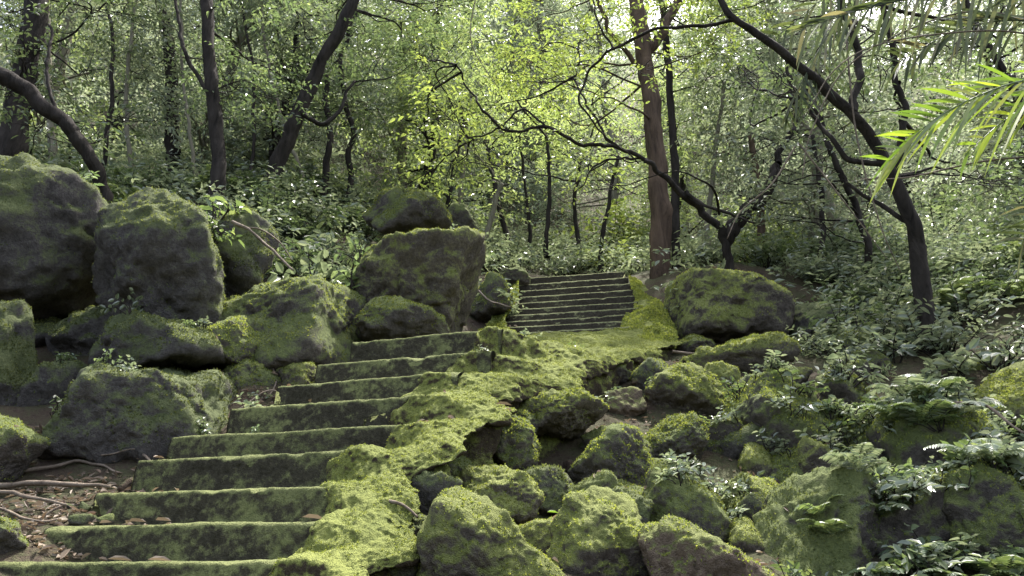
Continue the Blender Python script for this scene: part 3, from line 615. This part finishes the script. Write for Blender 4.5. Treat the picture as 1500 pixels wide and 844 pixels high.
forest_kind(1, 9, M_leaf_haze, M_bark_pale, .13, 40, "broadleaf tree on the hillside, leaves paled for haze")
forest_kind(2, 6, M_leaf_glow, M_bark_dark, .12, 32, "bright broadleaf tree on the hillside, sunlight put into leaf colour")
forest_kind(3, 8, M_leaf_haze, M_bark_pale, .12, 38, "leafy broadleaf tree with pale trunk on the hillside")
forest_kind(4, 5, M_leaf_haze, M_bark_dark, .12, 30, "small tree on the hillside, leaves paled for haze")
rng = np.random.default_rng(8); used = [False] * 5
for row, d in enumerate([11.5, 14, 17, 20.5, 24.5, 29, 34]):
    nn = 8 if row < 5 else 9
    for j in range(nn):
        x = ((j + rng.uniform(.1, .9)) / nn - .5) * 1.75 * d; y = d + rng.uniform(-1, 1)
        if abs(x - .6) < 1.3 and y < 16: continue
        z = gz([[x, y]])[0]
        k = rng.choice([0, 3, 1, 2, 4], p=[.27, .22, .21, .1, .2])
        if -3 < x / d * 10 < 3.5: k = rng.choice([2, 1, 4, 3], p=[.30, .3, .2, .2])
        s = rng.uniform(.75, 1.15) * (1 + max(0, d - 16) * .055)
        e, ch = kinds[k]
        if not used[k]:
            e.location = (x, y, z); e.scale = (s, s, s); used[k] = True
        else: copy_tree(e, ch, (x, y, z), rng.uniform(0, 6.28), s)
for (x, y, k, s) in [(-.6, 18.2, 3, 1.35), (-1.2, 23, 1, 1.7), (.3, 27, 3, 2.1), (-2.2, 20, 2, 1.5)]:
    e, ch = kinds[k]; copy_tree(e, ch, (x, y, gz([[x, y]])[0]), x * 7, s)

# ---------------------------------------------------------------- shrubs, seedlings, ferns
def make_plant(seed, mat, stems, slen, nleaf, ll, lw, label, cat, grp, name="shrub"):
    rng = np.random.default_rng(seed)
    a = rng.uniform(0, 6.28, stems); el = rng.uniform(.25, 1.3, stems)
    D = np.c_[np.cos(a) * np.cos(el), np.sin(a) * np.cos(el), np.sin(el)]
    O = np.c_[rng.normal(0, slen * .18, (stems, 2)), np.zeros(stems)]
    O = O + D * (slen * rng.uniform(0, .5, stems))[:, None]
    bag = Bag(); bag.add(*twigs(rng, O, D, slen * rng.uniform(.5, 1, stems), nleaf, ll, lw, droop=.35, detail=True))
    sb = Bag()
    for o, d in list(zip(O, D))[:30]:
        V, F, T = tube([np.array([o[0] * .3, o[1] * .3, -.05]), o, o + d * slen * .6 - [0, 0, slen * .1]], .004 + slen * .006, .002, 4, 6); sb.add(V, F, T)
    V0 = np.vstack(bag.V); Vs = np.vstack(sb.V)
    me = mesh_np(name, np.vstack([V0, Vs]), [(np.vstack(bag.Q), 0), (np.vstack(sb.Q) + len(V0), 1), (np.vstack(sb.T) + len(V0), 1)], [mat, M_bark_dark], False)
    return (me, name, label, cat, grp)
def fern_mesh(seed, mat, nf=9, L=.5, pin=18):
    rng = np.random.default_rng(seed); bag = Bag(); sb = Bag()
    for i in range(nf):
        a = i / nf * 6.28 + rng.uniform(-.3, .3); l = L * rng.uniform(.7, 1.1); h = rng.uniform(.35, .8)
        t = np.linspace(.12, 1, pin)
        o_ = np.array([math.cos(a), math.sin(a), 0]); s = np.array([-math.sin(a), math.cos(a), 0])
        P = o_ * (l * t)[:, None] * .9 + np.array([0, 0, 1]) * (l * (h * np.sin(t * 2.3)))[:, None] * .6
        T = norm(np.gradient(P, axis=0)); N = np.cross(s, T); N = N * np.sign(N[:, 2:3] + 1e-6)
        pl = l * .30 * np.sin(np.clip(t * 1.05, 0, 1) ** .7 * math.pi * .93) + .01
        for sg in (1, -1):
            D = s * sg + T * .35 + rng.normal(0, .06, (pin, 3)); D[:, 2] -= .12
            bag.add(*leaf_geo(P, D, N + rng.normal(0, .1, (pin, 3)), pl, l * .055, True, .05))
        V, F, Tt = tube([P[0] * .2, P[pin // 3], P[2 * pin // 3], P[-1]], .004, .0015, 4, 10); sb.add(V, F, Tt)
    V0 = np.vstack(bag.V)
    return mesh_np("fern", np.vstack([V0] + sb.V), [(np.vstack(bag.Q), 0), (np.vstack(sb.Q) + len(V0), 0)], [mat], False)
shr = [make_plant(200 + k, m, 44, .55, 8, .10, .042, "leafy shrub growing on the forest slope", "shrub", "forest shrubs") for k, m in enumerate([M_leaf_mid, M_leaf_pale, M_leaf_pale, M_leaf_dark, M_leaf_bright])]
seed_ = [make_plant(220 + k, m, 9, .15, 5, .060, .031, "small seedling sprouting from mossy rock", "plant", "seedlings on the rocks", name="seedling") for k, m in enumerate([M_leaf_pale, M_fern, M_leaf_pale, M_leaf_mid])]
ferns = [fern_mesh(240 + k, [M_fern, M_leaf_pale, M_fern][k], 8 + k, .42) for k in range(3)]
def place(def_, p, s, rng, tilt=.2):
    me, name, label, cat, grp = def_
    o = add(name, me, None, tuple(p), label=label, category=cat, group=grp); o.scale = (s,) * 3
    o.rotation_euler = (rng.uniform(-tilt, tilt), rng.uniform(-tilt, tilt), rng.uniform(0, 6.28)); return o
rng = np.random.default_rng(31)
def ground_at(a, d):
    x = (a - 750) / 1100. * d * 1.08; return np.array([x, d, gz([[x, d]])[0]])
regions = [
 (1170, 1600, 6.2, 9.5, 46, [1, 2, 1, 0], (.6, 1.05)), (1180, 1560, 8.5, 12, 20, [0, 1, 2], (.8, 1.4)), (400, 760, 8.4, 13, 38, [1, 0, 2, 3], (.6, 1.0)), (-80, 480, 6.8, 9.5, 60, [0, 3, 0, 1], (.5, .95)),
 (-100, 500, 9.5, 13, 24, [0, 1, 3], (.9, 1.4)), (560, 960, 10.3, 15, 36, [1, 2, 4, 1], (.7, 1.2)), (950, 1300, 9.3, 14, 24, [1, 4, 0], (.7, 1.3)), (-200, 1700, 14, 22, 26, [1, 2, 4, 0], (1.3, 2.4))]
for a0, a1, d0, d1, n_, ks, (s0, s1) in regions:
    for _ in range(n_):
        d = rng.uniform(d0, d1); a = rng.uniform(a0, a1)
        p = ground_at(a, d)
        if abs(p[0] - .85) < .9 and d < 10.6: continue
        place(shr[ks[rng.integers(len(ks))]], p, rng.uniform(s0, s1), rng)
bpy.context.view_layer.update()
dg = bpy.context.evaluated_depsgraph_get()
def drop(x, y, ztop=9.0):
    hit, loc, nrm, idx, ob, mt = scene.ray_cast(dg, Vector((x, y, ztop)), Vector((0, 0, -1)))
    return (np.array(loc), nrm, ob) if hit else (None, None, None)
def rock_drop(a, b, d):
    p = from_px(a, b, d); return drop(p[0], p[1], p[2] + .9)
def rockplants(a0, a1, b0, b1, d0, d1, n_, s0, s1, kinds_):
    for _ in range(n_):
        loc, nr, ob = rock_drop(rng.uniform(a0, a1), rng.uniform(b0, b1), rng.uniform(d0, d1))
        if loc is None or nr.z < .1 or (ob and ob.name.split('.')[0] in ("crown", "shrub", "seedling", "trunk")): continue
        place(seed_[kinds_[rng.integers(len(kinds_))]], loc, rng.uniform(s0, s1), rng, .5)
rockplants(1080, 1260, 540, 700, 4.7, 5.7, 48, .6, 1.2, [0, 2, 0, 1])
rockplants(1230, 1540, 580, 830, 3.6, 5.0, 115, .5, 1.3, [0, 1, 3, 2])
rockplants(1150, 1320, 680, 840, 3.6, 4.3, 16, .5, .9, [1, 3, 0])
rockplants(1200, 1500, 480, 580, 5.3, 6.6, 40, 1.0, 2.0, [0, 2])
rockplants(980, 1080, 680, 760, 4.1, 4.5, 12, .5, .8, [0])
rockplants(30, 420, 480, 700, 4.4, 5.6, 22, .5, .9, [0, 3])
rockplants(450, 560, 260, 400, 6.3, 8.5, 22, 1.5, 2.6, [0, 3])
rockplants(0, 330, 250, 300, 5.6, 6.8, 28, .8, 1.8, [3, 1])
rockplants(700, 1100, 560, 760, 4.2, 5.8, 16, .3, .6, [0, 1])
for (a, b, d, s) in [(1330, 600, 4.6, .75), (1290, 640, 4.4, .6), (1380, 545, 5.0, .85), (1250, 700, 4.2, .5), (1450, 700, 3.9, .7), (1400, 780, 3.6, .55), (1290, 790, 3.7, .5), (1360, 690, 4.2, .6), (1200, 720, 3.9, .4), (1480, 620, 4.6, .75),
                     (1420, 640, 4.4, .65), (1250, 650, 4.6, .55), (1340, 760, 3.8, .55), (1310, 720, 4.0, .5), (1430, 740, 3.7, .55), (1270, 760, 3.9, .5), (1220, 800, 3.8, .4), (1380, 620, 4.5, .65), (1460, 780, 3.6, .55), (1330, 560, 5.2, .8), (1300, 690, 4.3, .55), (1400, 700, 4.1, .6),
                     (1355, 650, 4.4, .7), (1320, 640, 4.5, .65), (1290, 740, 3.9, .5), (1390, 660, 4.2, .6)]:
    loc, nr, ob = rock_drop(a, b, d)
    if loc is None: continue
    o = add("fern", ferns[int(a / 10) % 3], None, tuple(loc), label="green fern growing on a mossy boulder", category="fern", group="ferns on the rocks"); o.scale = (s,) * 3; o.rotation_euler = (rng.uniform(-.3, .3), rng.uniform(-.3, .3), rng.uniform(0, 6))
for _ in range(18):
    a, d = (rng.uniform(-60, 420), rng.uniform(7.2, 10)) if _ < 10 else (rng.uniform(1350, 1600), rng.uniform(6.5, 8.5))
    p = ground_at(a, d); p[2] += .1
    o = add("fern", ferns[_ % 3], None, tuple(p), label="green fern on the forest bank", category="fern", group="ferns on the bank"); s = rng.uniform(1.0, 1.7); o.scale = (s,) * 3; o.rotation_euler = (rng.uniform(-.2, .2), rng.uniform(-.2, .2), rng.uniform(0, 6))

# low undergrowth cover, uncountable
rng = np.random.default_rng(61)
K = 8500
d = rng.uniform(7.6, 26, K); x = rng.uniform(-.85, .85, K) * d; z = gz(np.c_[x, d])
ok = ~((np.abs(x - .85) < 1.0) & (d < 11.0)) & ~((x > -3.0) & (x < -.2) & (d < 8.8))
O_ = np.c_[x, d, z + rng.uniform(0, .5, K)][ok]; D_ = rng.normal(0, 1, O_.shape); D_[:, 2] = np.abs(D_[:, 2]) * .7
g = twigs(rng, O_, D_, rng.uniform(.25, .5, len(O_)), 6, .12, .05)
add("undergrowth", mesh_np("undergrowth", g[0], [(g[2], 0)], [M_leaf_pale], False), kind="stuff", label="low leafy undergrowth covering the hillside", category="undergrowth")

# ---------------------------------------------------------------- palms
def frond(pts, r, Llow, Lup, dlow, dup, seed, wid=.03, droop=.35, n=30, jit=.1):
    rng = np.random.default_rng(seed); C = catmull([from_px(*p) for p in pts], n)
    V, F, T = tube([from_px(*p) for p in pts], r, r * .3, 6, 24)
    Vs = [V]; Qs = []; nv = len(V)
    for i in range(2, n):
        t = i / (n - 1); tp = 1 - .45 * abs(t - .5) * 2 * (1 if t > .5 else .3)
        for dd, LL in ((dlow, Llow), (dup, Lup)):
            D = norm(np.array(dd) + rng.normal(0, jit, 3)); L = LL * tp * rng.uniform(.7, 1.12)
            q = np.linspace(0, 1, 8); P = C[i] + D * (L * q)[:, None]; P[:, 2] -= droop * rng.uniform(.6, 1.5) * L * q ** 2
            Wn = norm(np.cross(D, [0.2, 1, .3] + rng.normal(0, .6, 3)))
            w = wid * rng.uniform(.75, 1.1) * np.array([.3, .75, .95, 1, .92, .72, .42, .02])[:, None] * .5
            Vs.append(np.vstack([P + Wn * w, P - Wn * w])); k = np.arange(7)[:, None]
            Qs.append(np.hstack([k, k + 1, k + 9, k + 8]) + nv); nv += 16
    return np.vstack(Vs), F, np.vstack(Qs), T
base = from_px(1720, 420, 4.6); e = add("palm_tree", None, None, tuple(base), label="palm with yellowing arching fronds over the slope", category="palm")
V, F, T = tube([base - [0, 0, 1.6], base + [0, 0, .3], from_px(1700, 250, 4.6), from_px(1690, 150, 4.6)], .09, .07, 10)
add("trunk", mesh_np("trunk", V - base, [(F, 0), (T, 0)], [M_bark_brown]), e)
for args, mat in [(([(1690, 150, 4.6), (1600, 108, 4.4), (1500, 118, 4.2), (1430, 142, 4.1), (1365, 178, 4.0), (1305, 235, 3.95)], .009, .74, .36, (-.68, -.05, -.62), (-.85, .1, .38), 1, .026, .20, 36, .13), M_palm_y),
      (([(1690, 140, 4.6), (1620, 110, 4.7), (1550, 130, 4.7), (1480, 170, 4.7), (1420, 220, 4.7)], .008, .5, .30, (-.62, 0, -.62), (-.85, .1, .4), 12, .024, .25, 24, .15), M_palm_y),
      (([(1690, 150, 4.6), (1600, 20, 5.0), (1450, -15, 5.2), (1300, 5, 5.4), (1180, 40, 5.5)], .012, .75, .45, (-.45, 0, -.75), (-.9, .2, .3), 2, .034, .35, 46), M_palm_g),
      (([(1690, 150, 4.6), (1620, 60, 5.2), (1500, 30, 5.4), (1400, 45, 5.6), (1320, 90, 5.7)], .012, .6, .5, (-.5, 0, -.65), (-.7, .2, .6), 3, .034, .3, 44), M_palm_g),
      (([(1690, 170, 4.6), (1640, 260, 4.8), (1560, 290, 5.0), (1500, 350, 5.1)], .012, .5, .5, (-.4, 0, -.7), (-.9, .2, .3), 4, .026, .3), M_palm_g),
      (([(1690, 150, 4.6), (1560, -60, 5.2), (1400, -60, 5.8), (1250, -30, 6.2), (1130, 60, 6.4)], .012, .9, .5, (-.3, 0, -.9), (-.6, .1, .2), 6, .036, .25, 44), M_palm_g),
      (([(1290, -60, 6.3), (1225, 30, 6.2), (1180, 110, 6.1), (1150, 170, 6.1)], .010, .55, .4, (-.3, 0, -.9), (.35, .1, -.8), 8, .03, .2, 20), M_palm_g)]:
    V, F, Q, T = frond(*args)
    add("frond", mesh_np("frond", V - base, [(F, 0), (Q, 0), (T, 0)], [mat], False), e, label="yellow-green arching palm frond" if mat is M_palm_y else "dark green drooping palm frond")
for k, pts in enumerate([[(1560, 60, 5), (1450, 45, 5), (1300, 62, 5), (1225, 100, 5), (1180, 170, 5.1)], [(1165, 215, 6.2), (1130, 270, 6.2), (1085, 310, 6.3), (1065, 350, 6.3)], [(1600, 225, 4.8), (1450, 235, 4.9), (1330, 260, 5), (1260, 262, 5.1)],
                         [(1240, 60, 6), (1255, 200, 6), (1290, 330, 6), (1320, 400, 6.1)], [(1170, 210, 6.1), (1240, 300, 6.1), (1300, 380, 6.2)], [(700, -20, 8), (690, 60, 8), (730, 130, 8.1)], [(1530, 30, 5.5), (1400, 20, 5.5), (1250, 90, 5.6), (1190, 190, 5.7), (1175, 260, 5.7)]]):
    P = [from_px(*p) for p in pts]; V, F, T = tube(P, .009, .004, 6, 30)
    add("vine", mesh_np("vine", V - P[0], [(F, 0), (T, 0)], [M_twig]), None, tuple(P[0]), label="dry pale hanging vine stem", category="vine", group="hanging vines")

# ---------------------------------------------------------------- fallen branches & litter
for k, (pts, r) in enumerate([([(-40, 708, 4.3), (60, 712, 4.25), (165, 716, 4.2)], .020), ([(-30, 722, 4.1), (50, 735, 4.05), (95, 742, 4.0)], .012), ([(340, 325, 5.6), (385, 352, 5.5), (430, 395, 5.4)], .016), ([(345, 330, 5.6), (400, 345, 5.55), (425, 380, 5.5)], .008),
                              ([(555, 738, 3.6), (590, 742, 3.55), (612, 762, 3.5)], .010), ([(35, 805, 3.9), (60, 770, 4.0), (110, 745, 4.1)], .012), ([(985, 515, 6.8), (1040, 520, 6.8), (1100, 512, 6.8)], .015), ([(700, 425, 8.1), (720, 440, 8.0), (748, 452, 7.9)], .014),
                              ([(380, 500, 5.5), (400, 545, 5.4), (395, 580, 5.2)], .008), ([(205, 655, 4.7), (225, 690, 4.5), (215, 700, 4.4)], .01), ([(650, 740, 3.9), (700, 745, 3.9)], .01), ([(1370, 590, 4.4), (1440, 595, 4.2), (1500, 640, 4.0)], .012),
                              ([(30, 690, 4.5), (110, 672, 4.6), (170, 690, 4.5)], .012), ([(0, 745, 4.0), (60, 760, 3.9), (100, 752, 4.0)], .008), ([(60, 650, 4.7), (130, 668, 4.6), (200, 662, 4.6)], .008), ([(350, 600, 5.0), (390, 575, 5.1), (420, 580, 5.1)], .008)]):
    P = [from_px(*p) for p in pts]; V, F, T = tube(P, r, r * .5, 8, 24, wob=.3, seed=k, crook=.03)
    add("fallen_branch", mesh_np("fallen_branch", V - P[0], [(F, 0), (T, 0)], [M_twig]), None, tuple(P[0]), label="dead brown branch lying on the ground", category="branch", group="fallen branches")
rng = np.random.default_rng(90); P_, N_ = [], []
for (a0, a1, b, d0, d1, n_) in [(-40, 270, 700, 3.7, 4.9, 1500), (300, 460, 560, 4.9, 5.8, 700), (600, 1250, 700, 3.3, 6.5, 1800), (690, 770, 450, 7.4, 8.8, 350), (980, 1150, 520, 6.4, 7.8, 200), (-40, 500, 300, 5.5, 7.5, 160), (100, 500, 700, 3.2, 5.0, 120)]:
    for _ in range(n_):
        a, d = rng.uniform(a0, a1), rng.uniform(d0, d1); p = from_px(a, b, d); loc, nr, ob = drop(p[0], p[1], p[2] + .5)
        if loc is None or nr.z < .45: continue
        if ob.name.startswith("ground") or rng.random() < .04: P_.append(loc + [0, 0, .012]); N_.append(nr[:])
P_ = np.array(P_); N_ = np.array(N_); K = len(P_)
D_ = rng.normal(0, 1, (K, 3)); D_[:, 2] *= .3
g = leaf_geo(P_, D_, N_ + rng.normal(0, .5, (K, 3)), rng.uniform(.025, .075, K), rng.uniform(.012, .03, K), True, .25)
add("leaf_litter", mesh_np("leaf_litter", g[0], [(g[1], 0)], [M_litter], False), kind="stuff", label="dry brown fallen leaves on soil and steps", category="leaves")
lf = [(165, 823, 3.4), (225, 822, 3.35), (195, 770, 3.72), (235, 768, 3.68), (452, 768, 3.5), (1050, 425, 7.4), (815, 742, 3.5), (735, 645, 4.4), (950, 550, 6.2), (992, 522, 6.7), (585, 350, 6.3), (950, 546, 6.1)]
for k, (a, b, d) in enumerate(lf):
    p = from_px(a, b, d); loc, nr, ob = drop(p[0], p[1] + .03, p[2] + .35)
    if loc is None: continue
    r2 = np.random.default_rng(k); D = norm(np.array([[1, r2.uniform(-.5, .5), .1]]))
    V, Q, _ = leaf_geo(np.zeros((1, 3)), D, np.array([[r2.uniform(-.4, .4), r2.uniform(-.4, .2), 1]]), .05 if k == 6 else .10, .022 if k == 6 else .03, True, .3)
    add("fallen_leaf", mesh_np("fallen_leaf", V, [(Q, 0)], [M_palm_y if k == 6 else M_litter], False), None, tuple(loc + [-.04, 0, .02]), label="curled dry fallen leaf on mossy stone", category="leaf", group="fallen leaves")

# ---------------------------------------------------------------- light, world, camera
SUN = norm(np.array([.24, .40, 1.05]))
sl = bpy.data.lights.new("sun", 'SUN'); sl.energy = 12; sl.angle = math.radians(.6); sl.color = (1, .97, .91)
so = bpy.data.objects.new("sun", sl); COL.objects.link(so); so.rotation_euler = Vector(SUN).to_track_quat('Z', 'Y').to_euler()
w = bpy.data.worlds.new("World"); scene.world = w; w.use_nodes = True; nt = w.node_tree
sky = nt.nodes.new("ShaderNodeTexSky"); sky.sky_type = 'NISHITA'; sky.sun_disc = False
sky.sun_elevation = math.asin(SUN[2]); sky.sun_rotation = math.atan2(SUN[0], SUN[1]); sky.dust_density = 5; sky.air_density = 1.0; sky.ozone_density = .5
hs = nt.nodes.new("ShaderNodeHueSaturation"); hs.inputs["Saturation"].default_value = .65; nt.links.new(sky.outputs[0], hs.inputs["Color"])
bg = nt.nodes["Background"]; bg.inputs[1].default_value = .62; nt.links.new(hs.outputs[0], bg.inputs[0])
cam = bpy.data.cameras.new("camera"); co = bpy.data.objects.new("camera", cam); COL.objects.link(co)
co.location = (0, 0, EYE); co.rotation_euler = (math.pi / 2 + PITCH, 0, 0)
cam.sensor_width = 36; cam.lens = 36 * 1100 / 1500; cam.clip_end = 400; cam.clip_start = .05
scene.camera = co
scene.view_settings.view_transform = 'Standard'; scene.view_settings.look = 'None'; scene.view_settings.exposure = 0
print("FACES", sum(len(m.polygons) for m in bpy.data.meshes))
